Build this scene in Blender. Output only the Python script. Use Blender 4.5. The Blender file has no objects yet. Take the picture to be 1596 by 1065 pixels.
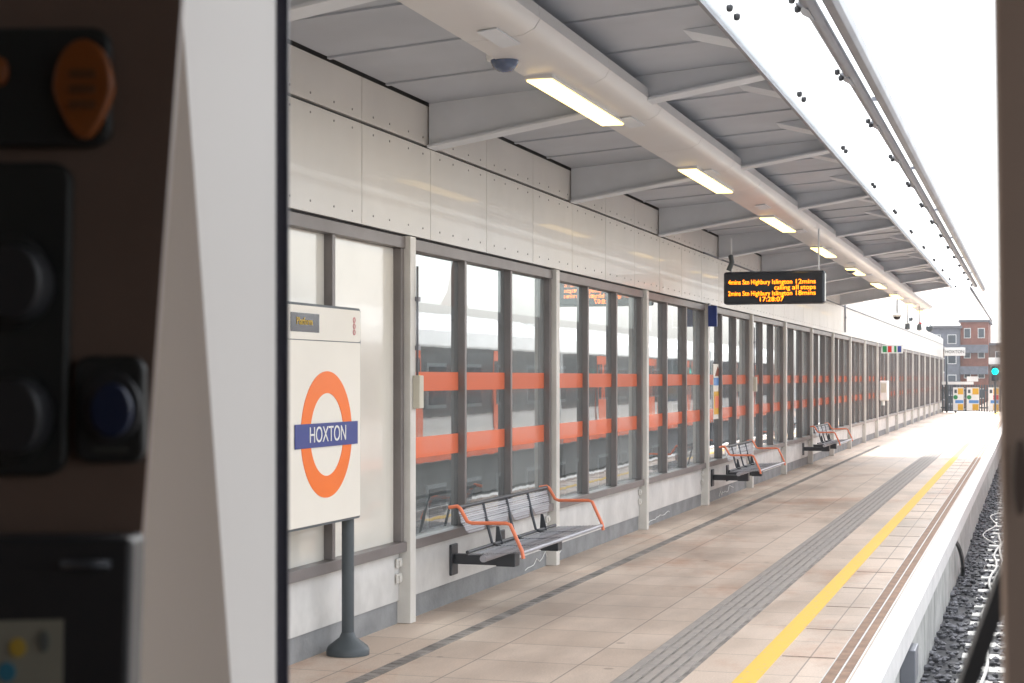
import bpy, bmesh, math, random
from mathutils import Vector, Matrix
random.seed(7)
C = bpy.context.scene.collection
sc = bpy.context.scene
R = math.radians

# ------------------------------------------------------------------ camera
F = 2600.0                      # focal length in photo pixels (1596 wide)
PSI = math.atan2(807, F)
SP, CP = math.sin(PSI), math.cos(PSI)
EYE = 1.6
cam = bpy.data.cameras.new("camera"); co = bpy.data.objects.new("camera", cam); C.objects.link(co)
co.location = (0, 0, EYE); co.rotation_euler = (R(90), 0, PSI)
cam.sensor_width = 36; cam.lens = F / 1596 * 36; cam.shift_y = 56.5 / 1596
cam.clip_start = 0.05; cam.clip_end = 3000
cam.dof.use_dof = True; cam.dof.focus_distance = 14; cam.dof.aperture_fstop = 15
sc.camera = co

def at(px, py, zc):
    """a point of the cab interior, given its direction from the eye and its real distance"""
    xc = (px - 798) / F * zc
    return Vector((-zc * SP + xc * CP, zc * CP + xc * SP, EYE + (589 - py) / F * zc))

# ------------------------------------------------------------------ materials
def nt(name):
    m = bpy.data.materials.new(name); m.use_nodes = True
    t = m.node_tree; t.nodes.clear()
    o = t.nodes.new("ShaderNodeOutputMaterial")
    return m, t, o
def N(t, k, **kw):
    n = t.nodes.new(k)
    for a, v in kw.items(): setattr(n, a, v)
    return n
def coords(t, scale=(1, 1, 1)):
    g = N(t, "ShaderNodeNewGeometry"); mp = N(t, "ShaderNodeMapping")
    mp.inputs["Scale"].default_value = scale
    t.links.new(g.outputs["Position"], mp.inputs["Vector"])
    return mp.outputs["Vector"]
def noise(t, vec, s, d=4, r=.6):
    n = N(t, "ShaderNodeTexNoise"); n.inputs["Scale"].default_value = s
    n.inputs["Detail"].default_value = d; n.inputs["Roughness"].default_value = r
    t.links.new(vec, n.inputs["Vector"]); return n.outputs["Fac"]
def ramp(t, f, a, b, lo=.35, hi=.65):
    m = N(t, "ShaderNodeMapRange"); m.inputs[1].default_value = lo; m.inputs[2].default_value = hi
    t.links.new(f, m.inputs[0])
    x = N(t, "ShaderNodeMix", data_type='RGBA'); t.links.new(m.outputs[0], x.inputs[0])
    for k, c in ((6, a), (7, b)):
        if isinstance(c, tuple): x.inputs[k].default_value = (*c, 1)
        else: t.links.new(c, x.inputs[k])
    return x.outputs[2]
def mul(c, k): return tuple(v * k for v in c)
def mat(name, c, rough=.5, metal=0, var=.12, ns=2.0, bump=0.0, bs=40, stretch=(1, 1, 1), spec=.5, coat=0):
    m, t, o = nt(name); b = N(t, "ShaderNodeBsdfPrincipled")
    v = coords(t, stretch)
    n1 = noise(t, v, ns)
    t.links.new(ramp(t, n1, mul(c, 1 - var), mul(c, 1 + var * .5)), b.inputs["Base Color"])
    b.inputs["Metallic"].default_value = metal
    b.inputs["Specular IOR Level"].default_value = spec
    b.inputs["Coat Weight"].default_value = coat
    mr = N(t, "ShaderNodeMapRange"); t.links.new(noise(t, v, ns * 2.3), mr.inputs[0])
    mr.inputs[3].default_value = max(.03, rough - .08); mr.inputs[4].default_value = min(1, rough + .1)
    t.links.new(mr.outputs[0], b.inputs["Roughness"])
    if bump:
        bp = N(t, "ShaderNodeBump"); bp.inputs["Strength"].default_value = bump; bp.inputs["Distance"].default_value = .01
        t.links.new(noise(t, v, bs), bp.inputs["Height"]); t.links.new(bp.outputs[0], b.inputs["Normal"])
    t.links.new(b.outputs[0], o.inputs[0]); return m
def emit(name, c, s):
    m, t, o = nt(name); e = N(t, "ShaderNodeEmission"); e.inputs[0].default_value = (*c, 1); e.inputs[1].default_value = s
    t.links.new(e.outputs[0], o.inputs[0]); return m

M = {}
M['fascia'] = mat("painted_panel", (.68, .66, .625), .40, var=.07, ns=1.1, coat=.12)
M['gap'] = mat("joint_shadow_gap", (.06, .06, .06), .8)
M['rivet'] = mat("rivet_steel", (.32, .31, .30), .4, .8)
M['post'] = mat("post_paint", (.66, .64, .60), .4)
M['base'] = mat("base_panel_paint", (.64, .63, .61), .5, var=.15, ns=3)
M['plinth'] = mat("plinth_concrete", (.26, .265, .27), .8, var=.2, ns=4, bump=.3)
M['frame'] = mat("bronze_frame", (.205, .185, .18), .42, .2)
M['opaque'] = mat("opaque_white_glass", (.74, .71, .64), .16, var=.04, coat=.4)
M['steel'] = mat("canopy_grey_paint", (.66, .69, .73), .5, var=.08)
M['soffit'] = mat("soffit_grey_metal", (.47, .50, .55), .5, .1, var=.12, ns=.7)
M['trunk'] = mat("trunking_metal", (.66, .655, .65), .32, .15, var=.05, ns=1)
M['tube'] = mat("gutter_grey", (.24, .25, .28), .4, .3)
M['concrete'] = mat("edge_concrete", (.50, .50, .48), .85, var=.25, ns=3, bump=.3)
M['white'] = mat("white_paint", (.80, .80, .78), .5, var=.08)
M['coping'] = mat("coping_white", (.68, .67, .66), .6, var=.10, ns=6, bump=.1)
M['black'] = mat("black_plastic", (.02, .021, .024), .4)
M['screen'] = mat("screen_dark", (.022, .028, .04), .2)
M['orange'] = mat("orange_paint", (.85, .24, .12), .35, var=.06)
M['roundel'] = mat("roundel_orange", (.88, .17, .008), .4, var=.03)
M['blue'] = mat("sign_blue", (.025, .05, .24), .35, var=.05)
M['signw'] = mat("sign_enamel", (.80, .76, .68), .5, var=.03)
M['slate'] = mat("slate_post", (.075, .09, .10), .45)
M['benchm'] = mat("bench_mesh_steel", (.42, .42, .46), .45, .4)
M['benchd'] = mat("bench_dark_steel", (.07, .075, .085), .45, .5)
M['cream'] = mat("cream_box", (.58, .55, .46), .5)
M['yellow'] = mat("yellow_mark", (.75, .50, .04), .5, var=.3, ns=60)
M['joint'] = mat("joint_sand", (.33, .27, .23), .9, var=.4, ns=12)
M['tread'] = mat("brown_grip_strip", (.29, .19, .135), .85, var=.25, ns=8)
M['ychannel'] = mat("drain_grating", (.27, .245, .225), .6, .1, var=.45, ns=5)
M['rail'] = mat("rail_steel", (.14, .11, .09), .35, .8, var=.3)
M['sleeper'] = mat("concrete_sleeper", (.55, .54, .52), .85, var=.2, ns=6)
M['stone'] = mat("ballast_stone", (.17, .17, .185), .8, var=.8, ns=14)
M['bed'] = mat("ballast_bed", (.10, .10, .105), .9, var=.5, ns=20, bump=.8)
M['ground'] = mat("asphalt", (.06, .06, .062), .9, var=.3, ns=.2)
M['cab'] = mat("cab_brown_panel", (.135, .09, .07), .5, var=.08, ns=9)
M['cabr'] = mat("cab_pillar_brown", (.46, .34, .27), .6, var=.05)
M['cabshade'] = mat("cab_pillar_shade", (.50, .475, .445), .55, var=.03)  # darker copy of the pillar paint: return face's shade put into the colour
M['cabw'] = mat("cab_grey_white", (.68, .655, .625), .45, var=.03)
M['gasket'] = mat("rubber_gasket", (.012, .014, .03), .5)
M['cabplate'] = mat("cab_switch_plate", (.012, .014, .014), .45)
M['amber'] = mat("amber_lens", (.20, .055, .008), .35)
M['dome'] = mat("blue_smoked_dome", (.06, .09, .17), .15, coat=.5)
M['amberd'] = mat("amber_lens_print", (.09, .03, .006), .5)
M['navy'] = mat("blue_button", (.008, .016, .05), .3)
M['green'] = mat("sign_green", (.02, .25, .08), .5)
M['red'] = mat("sign_red", (.6, .03, .03), .5)
M['skyb'] = mat("sign_light_blue", (.10, .28, .62), .5)
M['posty'] = mat("poster_yellow", (.75, .42, .03), .5)
M['leaf'] = mat("leaf_green", (.05, .08, .03), .7, var=.5, ns=3)
M['bark'] = mat("bark", (.09, .07, .05), .9)
M['lamp'] = emit("fluorescent_diffuser", (1, .66, .20), 1.5)
M['led'] = emit("amber_led", (1, .20, .006), 1.7)
M['siggreen'] = emit("signal_green_lens", (.0, .9, .7), 2.0)
M['livw'] = mat("train_white", (.58, .59, .59), .22, var=.03, coat=.5)
M['livd'] = mat("train_black_band", (.03, .033, .04), .12, coat=.5)
M['livg'] = mat("train_grey_skirt", (.12, .125, .13), .5)
M['livo'] = mat("train_orange", (.85, .13, .02), .2, coat=.6)

def glass_mat(nm="window_glass", lo=.04, hi=.16):
    m, t, o = nt(nm)
    lw0 = N(t, "ShaderNodeLayerWeight"); lw0.inputs[0].default_value = .5
    pw = N(t, "ShaderNodeMath", operation='POWER'); t.links.new(lw0.outputs["Facing"], pw.inputs[0]); pw.inputs[1].default_value = 2.0
    ma = N(t, "ShaderNodeMath", operation='MULTIPLY_ADD'); t.links.new(pw.outputs[0], ma.inputs[0]); ma.inputs[1].default_value = .80; ma.inputs[2].default_value = .05
    gg = N(t, "ShaderNodeNewGeometry"); sb = N(t, "ShaderNodeMath", operation='SUBTRACT'); sb.inputs[0].default_value = 1; t.links.new(gg.outputs["Backfacing"], sb.inputs[1])
    lw = N(t, "ShaderNodeMath", operation='MULTIPLY'); t.links.new(ma.outputs[0], lw.inputs[0]); t.links.new(sb.outputs[0], lw.inputs[1])
    tr = N(t, "ShaderNodeBsdfTransparent"); tr.inputs[0].default_value = (.50, .54, .55, 1)
    gl = N(t, "ShaderNodeBsdfGlossy"); gl.inputs[0].default_value = (.95, .97, .97, 1); gl.inputs[1].default_value = .015
    bp = N(t, "ShaderNodeBump"); bp.inputs["Strength"].default_value = .05; bp.inputs["Distance"].default_value = .02
    t.links.new(noise(t, coords(t, (1, 1, .4)), 2.2, 2), bp.inputs["Height"]); t.links.new(bp.outputs[0], gl.inputs["Normal"])
    df = N(t, "ShaderNodeBsdfDiffuse"); df.inputs[0].default_value = (.45, .47, .46, 1)
    mx = N(t, "ShaderNodeMixShader"); t.links.new(lw.outputs[0], mx.inputs[0])
    t.links.new(tr.outputs[0], mx.inputs[1]); t.links.new(gl.outputs[0], mx.inputs[2])
    ds = N(t, "ShaderNodeMapRange"); t.links.new(noise(t, coords(t, (2, 2, .5)), 1.6), ds.inputs[0])
    ds.inputs[3].default_value = lo; ds.inputs[4].default_value = hi
    m2 = N(t, "ShaderNodeMixShader"); t.links.new(ds.outputs[0], m2.inputs[0])
    t.links.new(mx.outputs[0], m2.inputs[1]); t.links.new(df.outputs[0], m2.inputs[2])
    t.links.new(m2.outputs[0], o.inputs[0]); return m
def perf():
    m, t, o = nt("perforated_steel"); b = N(t, "ShaderNodeBsdfPrincipled"); b.inputs["Base Color"].default_value = (.38, .38, .41, 1)
    b.inputs["Roughness"].default_value = .4; b.inputs["Metallic"].default_value = .3
    vo = N(t, "ShaderNodeTexVoronoi"); vo.inputs["Scale"].default_value = 70; vo.inputs["Randomness"].default_value = 0
    t.links.new(coords(t), vo.inputs["Vector"])
    lt = N(t, "ShaderNodeMath", operation='LESS_THAN'); t.links.new(vo.outputs["Distance"], lt.inputs[0]); lt.inputs[1].default_value = .50
    tr = N(t, "ShaderNodeBsdfTransparent"); mx = N(t, "ShaderNodeMixShader")
    t.links.new(lt.outputs[0], mx.inputs[0]); t.links.new(b.outputs[0], mx.inputs[1]); t.links.new(tr.outputs[0], mx.inputs[2])
    t.links.new(mx.outputs[0], o.inputs[0]); return m
M['perf'] = perf()
M['glass'] = glass_mat()
M['glassh'] = glass_mat("hazy_window_glass", .12, .34)
def canopy_glass():
    m, t, o = nt("canopy_glass")
    tr = N(t, "ShaderNodeBsdfTransparent"); tr.inputs[0].default_value = (.92, .94, .94, 1)
    tl = N(t, "ShaderNodeBsdfTranslucent"); tl.inputs[0].default_value = (.9, .9, .9, 1)
    mx = N(t, "ShaderNodeMixShader"); mx.inputs[0].default_value = .35
    t.links.new(tr.outputs[0], mx.inputs[1]); t.links.new(tl.outputs[0], mx.inputs[2]); t.links.new(mx.outputs[0], o.inputs[0]); return m
M['cglass'] = canopy_glass()
def film():
    m, t, o = nt("orange_film")
    tr = N(t, "ShaderNodeBsdfTransparent"); tr.inputs[0].default_value = (1, .35, .25, 1)
    b = N(t, "ShaderNodeBsdfPrincipled"); b.inputs["Base Color"].default_value = (.92, .26, .13, 1); b.inputs["Roughness"].default_value = .2
    b.inputs["Coat Weight"].default_value = .5
    mx = N(t, "ShaderNodeMixShader"); mx.inputs[0].default_value = .74
    t.links.new(tr.outputs[0], mx.inputs[1]); t.links.new(b.outputs[0], mx.inputs[2]); t.links.new(mx.outputs[0], o.inputs[0]); return m
M['film'] = film()

def paving():
    m, t, o = nt("beige_paving"); b = N(t, "ShaderNodeBsdfPrincipled")
    v = coords(t)
    br = N(t, "ShaderNodeTexBrick"); t.links.new(v, br.inputs["Vector"])
    br.offset = 0; br.inputs["Scale"].default_value = 1; br.inputs["Brick Width"].default_value = .6; br.inputs["Row Height"].default_value = .6
    br.inputs["Mortar Size"].default_value = .006; br.inputs["Mortar Smooth"].default_value = .5; br.inputs["Bias"].default_value = -.2
    br.inputs["Color1"].default_value = (.63, .52, .435, 1); br.inputs["Color2"].default_value = (.545, .435, .355, 1); br.inputs["Mortar"].default_value = (.29, .24, .205, 1)
    big = ramp(t, noise(t, coords(t, (1, .35, 1)), 1.1, 5), (.62, .59, .57), (1.06, 1.05, 1.04), .3, .56)
    mm = N(t, "ShaderNodeMix", data_type='RGBA', blend_type='MULTIPLY'); mm.inputs[0].default_value = 1
    t.links.new(br.outputs["Color"], mm.inputs[6]); t.links.new(big, mm.inputs[7])
    fine = ramp(t, noise(t, v, 90, 3, .8), (.8, .8, .8), (1.12, 1.12, 1.12), .3, .7)
    m3 = N(t, "ShaderNodeMix", data_type='RGBA', blend_type='MULTIPLY'); m3.inputs[0].default_value = 1
    t.links.new(mm.outputs[2], m3.inputs[6]); t.links.new(fine, m3.inputs[7])
    vo = N(t, "ShaderNodeTexVoronoi"); vo.inputs["Scale"].default_value = 2.3; t.links.new(v, vo.inputs["Vector"])
    gs = ramp(t, vo.outputs["Distance"], (.55, .53, .52), (1, 1, 1), .055, .075)
    m4 = N(t, "ShaderNodeMix", data_type='RGBA', blend_type='MULTIPLY'); m4.inputs[0].default_value = .8
    t.links.new(m3.outputs[2], m4.inputs[6]); t.links.new(gs, m4.inputs[7])
    rs = ramp(t, noise(t, coords(t, (1, .6, 1)), .55, 6, .7), (.86, .70, .62), (1, 1, 1), .36, .46)
    m5 = N(t, "ShaderNodeMix", data_type='RGBA', blend_type='MULTIPLY'); m5.inputs[0].default_value = .9
    t.links.new(m4.outputs[2], m5.inputs[6]); t.links.new(rs, m5.inputs[7])
    t.links.new(m5.outputs[2], b.inputs["Base Color"])
    mr = N(t, "ShaderNodeMapRange"); t.links.new(noise(t, coords(t, (1, .35, 1)), 1.1, 5), mr.inputs[0])
    mr.inputs[1].default_value = .3; mr.inputs[2].default_value = .6; mr.inputs[3].default_value = .38; mr.inputs[4].default_value = .62
    t.links.new(mr.outputs[0], b.inputs["Roughness"])
    bp = N(t, "ShaderNodeBump"); bp.inputs["Strength"].default_value = .25; bp.inputs["Distance"].default_value = .004
    t.links.new(noise(t, v, 120, 3), bp.inputs["Height"]); t.links.new(bp.outputs[0], b.inputs["Normal"])
    t.links.new(b.outputs[0], o.inputs[0]); return m
M['paving'] = paving()
def worn(name, c, c2, lo, hi, ns=25, rough=.7):
    m, t, o = nt(name); b = N(t, "ShaderNodeBsdfPrincipled"); b.inputs["Roughness"].default_value = rough
    t.links.new(ramp(t, noise(t, coords(t), ns, 6, .75), c2, c, lo, hi), b.inputs["Base Color"])
    t.links.new(b.outputs[0], o.inputs[0]); return m
M['yline'] = worn("worn_yellow_paint", (.80, .52, .08), (.52, .42, .30), .36, .43)
M['tactile'] = worn("tactile_dark_slab", (.25, .235, .225), (.36, .32, .29), .45, .72, 5)

def facade(name, wall, dark, bw, bh, mortar=.3, sc_=1.0):
    """brickwork coloured wall for far buildings"""
    m, t, o = nt(name); b = N(t, "ShaderNodeBsdfPrincipled"); b.inputs["Roughness"].default_value = .85
    t.links.new(ramp(t, noise(t, coords(t), 1.5, 6, .7), mul(wall, .75), mul(wall, 1.15)), b.inputs["Base Color"])
    t.links.new(b.outputs[0], o.inputs[0]); return m
M['brick'] = facade("red_brick", (.25, .085, .055), 0, 1, 1)
M['shed'] = facade("weathered_brick", (.34, .32, .30), 0, 1, 1)
M['brickg'] = facade("grey_render", (.15, .16, .19), 0, 1, 1)
M['brickp'] = facade("pale_render", (.50, .50, .48), 0, 1, 1)
M['brickb'] = facade("brown_brick", (.20, .14, .11), 0, 1, 1)
M['wglass'] = mat("far_window_glass", (.05, .07, .09), .12, var=.4, ns=.5)
M['roof'] = mat("roof_slate", (.14, .14, .16), .7)

# ------------------------------------------------------------------ mesh helpers
ORG = {}
class MB:
    def __init__(s): s.v = []; s.f = []; s.mi = []; s.sm = []
    def add(s, vs, fs, mi=0, smooth=False):
        n = len(s.v); s.v += [tuple(v) for v in vs]; s.f += [tuple(n + i for i in f) for f in fs]
        s.mi += [mi] * len(fs); s.sm += [smooth] * len(fs); return s
    def box(s, x0, x1, y0, y1, z0, z1, mi=0):
        v = [(x, y, z) for x in (x0, x1) for y in (y0, y1) for z in (z0, z1)]
        return s.add(v, [(0, 1, 3, 2), (4, 6, 7, 5), (0, 4, 5, 1), (2, 3, 7, 6), (0, 2, 6, 4), (1, 5, 7, 3)], mi)
    def prism(s, pts, vec, mi=0, smooth=False):
        """pts: planar polygon (3D); extruded by vec"""
        n = len(pts); p = [Vector(q) for q in pts]; w = Vector(vec)
        fs = [tuple(range(n))[::-1], tuple(range(n, 2 * n))]
        s.add(p + [q + w for q in p], fs, mi)
        return s.add(p + [q + w for q in p], [(i, (i + 1) % n, n + (i + 1) % n, n + i) for i in range(n)], mi, smooth)
    def yprism(s, prof, y0, y1, mi=0, smooth=False):
        return s.prism([(x, y0, z) for x, z in prof], (0, y1 - y0, 0), mi, smooth)
    def tube(s, pts, r, seg=10, mi=0, r2=None):
        pts = [Vector(p) for p in pts]; n = len(pts); vs = []; prev = None
        for i, p in enumerate(pts):
            d = (pts[min(i + 1, n - 1)] - pts[max(i - 1, 0)]).normalized()
            if prev is None:
                a = d.cross(Vector((0, 0, 1)))
                if a.length < .1: a = d.cross(Vector((1, 0, 0)))
            else: a = prev - d * prev.dot(d)
            a.normalize(); prev = a; b = d.cross(a)
            rr = r if r2 is None else r + (r2 - r) * i / (n - 1)
            vs += [p + (a * math.cos(2 * math.pi * k / seg) + b * math.sin(2 * math.pi * k / seg)) * rr for k in range(seg)]
        fs = [(i * seg + k, i * seg + (k + 1) % seg, (i + 1) * seg + (k + 1) % seg, (i + 1) * seg + k) for i in range(n - 1) for k in range(seg)]
        s.add(vs, fs, mi, True)
        return s.add(vs, [tuple(range(seg))[::-1], tuple((n - 1) * seg + k for k in range(seg))], mi)
    def lathe(s, c, prof, seg=24, mi=0, axis='z'):
        vs = []
        for r, h in prof:
            for k in range(seg):
                a = 2 * math.pi * k / seg; p = (r * math.cos(a), r * math.sin(a), h)
                if axis == 'x': p = (p[2], p[0], p[1])
                if axis == 'y': p = (p[0], p[2], p[1])
                vs.append((c[0] + p[0], c[1] + p[1], c[2] + p[2]))
        n = len(prof)
        fs = [(i * seg + k, i * seg + (k + 1) % seg, (i + 1) * seg + (k + 1) % seg, (i + 1) * seg + k) for i in range(n - 1) for k in range(seg)]
        s.add(vs, fs, mi, True)
        return s.add(vs, [tuple(range(seg))[::-1], tuple((n - 1) * seg + k for k in range(seg))], mi)
    def build(s, name, mats, parent=None, bevel=0, loc=None):
        me = bpy.data.meshes.new(name)
        o0 = Vector((0, 0, 0))
        root = parent
        while root is not None and root.parent is not None: root = root.parent
        if root is not None: o0 = root.location
        if parent is None and loc is not None: o0 = Vector(loc)
        me.from_pydata([Vector(v) - o0 for v in s.v], [], s.f)
        if not isinstance(mats, (list, tuple)): mats = [mats]
        for m in mats: me.materials.append(M[m] if isinstance(m, str) else m)
        me.polygons.foreach_set("material_index", s.mi); me.polygons.foreach_set("use_smooth", s.sm)
        bm = bmesh.new(); bm.from_mesh(me); bmesh.ops.remove_doubles(bm, verts=bm.verts, dist=1e-5)
        bmesh.ops.recalc_face_normals(bm, faces=bm.faces)
        for e in bm.edges:
            if len(e.link_faces) == 2 and e.calc_face_angle(0) > .7: e.smooth = False
        bm.to_mesh(me); bm.free()
        ob = bpy.data.objects.new(name, me); C.objects.link(ob)
        if parent is not None: ob.parent = parent
        elif loc is not None: ob.location = loc
        if bevel:
            b = ob.modifiers.new("bevel", "BEVEL"); b.width = bevel; b.segments = 2; b.limit_method = 'ANGLE'
        return ob
def tag(o, label, cat, group=None, kind=None):
    if label: o["label"] = label
    if cat: o["category"] = cat
    if group: o["group"] = group
    if kind: o["kind"] = kind
    return o
def thing(name, label, cat, loc=(0, 0, 0), group=None):
    o = bpy.data.objects.new(name, None); C.objects.link(o); o.location = loc; o.empty_display_size = .2
    return tag(o, label, cat, group)
def copy_tree(o, parent=None):
    c = o.copy(); C.objects.link(c); c.parent = parent
    for ch in list(o.children): copy_tree(ch, c)
    return c
def struct(name, mb, m, label=None):
    o = mb.build(name, m); o["kind"] = "structure"
    if label: o["label"] = label
    return o
def text(name, s, size, mtx, m, parent, depth=.001, sx=1.0, align='CENTER'):
    cu = bpy.data.curves.new("tmp", 'FONT'); cu.body = s; cu.size = size; cu.extrude = depth; cu.align_x = align; cu.align_y = 'CENTER'
    to = bpy.data.objects.new("tmp", cu); C.objects.link(to)
    bpy.context.view_layer.update()
    me = bpy.data.meshes.new_from_object(to.evaluated_get(bpy.context.evaluated_depsgraph_get()))
    bpy.data.objects.remove(to)
    root = parent
    while root.parent is not None: root = root.parent
    me.transform(Matrix.Diagonal((sx, 1, 1, 1))); me.transform(mtx); me.transform(Matrix.Translation(-root.location))
    me.materials.clear(); me.materials.append(M[m]); me.name = name
    ob = bpy.data.objects.new(name, me); C.objects.link(ob); ob.parent = parent
    return ob
def face_x(x, y, z):   # faces +X, reads along +Y
    return Matrix(((0, 0, 1, x), (1, 0, 0, y), (0, 1, 0, z), (0, 0, 0, 1)))
def face_y(x, y, z):   # faces -Y, reads along +X
    return Matrix(((1, 0, 0, x), (0, 0, -1, y), (0, 1, 0, z), (0, 0, 0, 1)))

# ------------------------------------------------------------------ ground, platform, track
EDGE = -.75
Y0, Y1 = -10, 82
struct("city_ground", MB().box(-900, 900, -600, 1500, -8.2, -8), 'ground')
struct("viaduct_deck", MB().box(-4.4, 9.5, -40, 420, -7.99, -.96), 'brickb')
struct("track_bed", MB().box(-.9, 6.3, -40, 419, -.955, -.80), 'bed')
p = MB(); p.box(-4.3, EDGE - .16, Y0, Y1, -.9, 0); struct("platform", p, ['paving'])
struct("platform_edge_coping", MB().box(EDGE - .16, EDGE, Y0, Y1, -.17, .004), 'coping').modifiers.new("b", "BEVEL").width = .008
w = MB(); w.box(-.905, -.83, Y0, Y1, -.9, -.175)
for k in range(60): w.box(-.83, -.822, Y0 + k * 1.5 + .02, Y0 + k * 1.5 + 1.48, -.88, -.18)
struct("platform_edge_wall", w, 'concrete')
t = MB()
for k in range(5):
    x = -2.09 + k * .066; t.box(x, x + .045, Y0, Y1, .0, .008)
b_ = MB().box(-2.10, -1.755, Y0, Y1, -.002, .003)
t.v_off = None
t.box(-2.10, -1.755, Y0, Y1, -.002, .003, 1)
struct("tactile_strip", t, ['tactile', 'ychannel'])
struct("yellow_line", MB().box(-1.492, -1.372, Y0, Y1, -.002, .004), 'yline')
t = MB()
t.box(-1.045, -.99, Y0, Y1, -.002, .004); t.box(-.975, -.925, Y0, Y1, -.002, .004)
t.box(-1.053, -1.047, Y0, Y1, -.002, .005, 1); t.box(-.987, -.978, Y0, Y1, -.002, .005, 1); t.box(-.922, -.914, Y0, Y1, -.002, .005, 1)
struct("grip_strip", t, ['tread', 'coping'])
t = MB(); t.box(-3.42, -3.335, Y0, 40, -.002, .004)
for k in range(500): t.box(-3.41, -3.345, Y0 + k * .1, Y0 + k * .1 + .05, .004, .006)
struct("drain_channel", t, 'ychannel')
# paving slab joints near the edge, slightly darker grooves with worn mortar
t = MB()
for k in range(84):
    y = Y0 + k * 1.09; t.box(-1.36, -1.06, y, y + .007, -.002, .003)
struct("paving_joint", t, 'joint')

def stones(x0, x1, y0, y1, n, rmin, rmax, z, pile=0):
    m = MB()
    ico = [(0, 0, 1), (.894, 0, .447), (.276, .851, .447), (-.724, .526, .447), (-.724, -.526, .447), (.276, -.851, .447), (.5, .3, -.5), (-.5, .4, -.5), (0, -.6, -.5)]
    fc = [(0, 1, 2), (0, 2, 3), (0, 3, 4), (0, 4, 5), (0, 5, 1), (1, 6, 2), (2, 7, 3), (3, 7, 4), (4, 8, 5), (5, 8, 1), (6, 7, 2), (7, 8, 4), (8, 6, 1), (6, 8, 7)]
    for i in range(n):
        u = random.random() ** 1.7; y = y0 + (y1 - y0) * u; x = random.uniform(x0, x1); r = random.uniform(rmin, rmax)
        a = random.uniform(0, 6.28); ca, sa = math.cos(a), math.sin(a); zz = z + random.uniform(-.01, .03)
        sx, sy, sz = random.uniform(.7, 1.3), random.uniform(.7, 1.3), random.uniform(.5, 1)
        vs = []
        for q in ico:
            j = random.uniform(.8, 1.2); X, Y, Z = q[0] * r * sx * j, q[1] * r * sy * j, q[2] * r * sz
            vs.append((x + X * ca - Y * sa, y + X * sa + Y * ca, zz + Z))
        m.add(vs, fc)
    return m
tag(stones(-.82, 1.9, 5.5, 60, 16000, .022, .042, -.79).build("ballast_stones", 'stone'), "grey angular track ballast stones beside the platform wall", "ballast", kind="stuff")

for i, (x, lb) in enumerate(((-.02, "brown steel running rail nearest the platform edge"), (1.42, "brown steel running rail on the far side of the near track"))):
    prof = [(-.07, 0), (.07, 0), (.07, .012), (.012, .03), (.01, .11), (.036, .12), (.036, .155), (-.036, .155), (-.036, .12), (-.01, .11), (-.012, .03), (-.07, .012)]
    tag(MB().yprism([(x + a, -.76 + b) for a, b in prof], -20, 300).build("running_rail", 'rail'), lb, "rail", "running rails of the near track")
sl = MB().yprism([(-.55, -.86), (1.95, -.86), (1.95, -.765), (-.55, -.765)], 0, .25).build("sleeper", 'sleeper')
tag(sl, "pale concrete sleeper lying in the ballast under the near track", "sleeper", "concrete sleepers of the near track")
for k in range(55):
    o = sl if k == 0 else sl.copy()
    if k: C.objects.link(o)
    o.location.y = 5.5 + k * .65

def cable(name, pts, r, m, lab, cat='cable', grp=None):
    # smooth through points
    P = [Vector(q) for q in pts]; out = []
    for i in range(len(P) - 1):
        p0, p1, p2, p3 = P[max(i - 1, 0)], P[i], P[i + 1], P[min(i + 2, len(P) - 1)]
        for k in range(6):
            u = k / 6; out.append(.5 * ((2 * p1) + (p2 - p0) * u + (2 * p0 - 5 * p1 + 4 * p2 - p3) * u * u + (3 * p1 - p0 - 3 * p2 + p3) * u ** 3))
    out.append(P[-1])
    o = MB().tube(out, r, 6).build(name, m); return tag(o, lab, cat, grp)
random.seed(3)
pts = []
y = 24
while y < 31.5:
    pts.append((-.55 + .15 * math.sin(y * 1.9) + random.uniform(-.08, .08), y, -.72 + random.uniform(0, .03))); y += 1.0
cable("loose_cable", pts, .010, 'sleeper', "white loose cable looping over the ballast by the platform wall")
cable("track_cable", [(-.42 + .03 * math.sin(k * 1.7), 6 + k * .8, -.735) for k in range(26)], .014, 'sleeper', "pale cable running along the sleeper ends")
cable("track_cable", [(-.36 + .03 * math.sin(k * 1.3 + 1), 6 + k * .8, -.735) for k in range(26)], .014, 'sleeper', "second pale cable running along the sleeper ends, nearer the rail")
cable("hanging_cable", [(-.80, 18.9, -.18), (-.77, 19.2, -.25), (-.74, 19.6, -.42), (-.75, 20.2, -.60), (-.77, 20.8, -.76)], .024, 'black', "black cable hanging down the platform edge wall")
b = thing("junction_box", "grey metal junction box fixed on the platform edge wall", "junction box", (-.80, 11.5, -.5))
MB().box(-.822, -.72, 11.3, 11.62, -.42, -.20).build("case", 'tube', b, .008); MB().tube([(-.78, 11.4, -.42), (-.78, 11.4, -.80)], .014).build("conduit", 'black', b)

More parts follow.
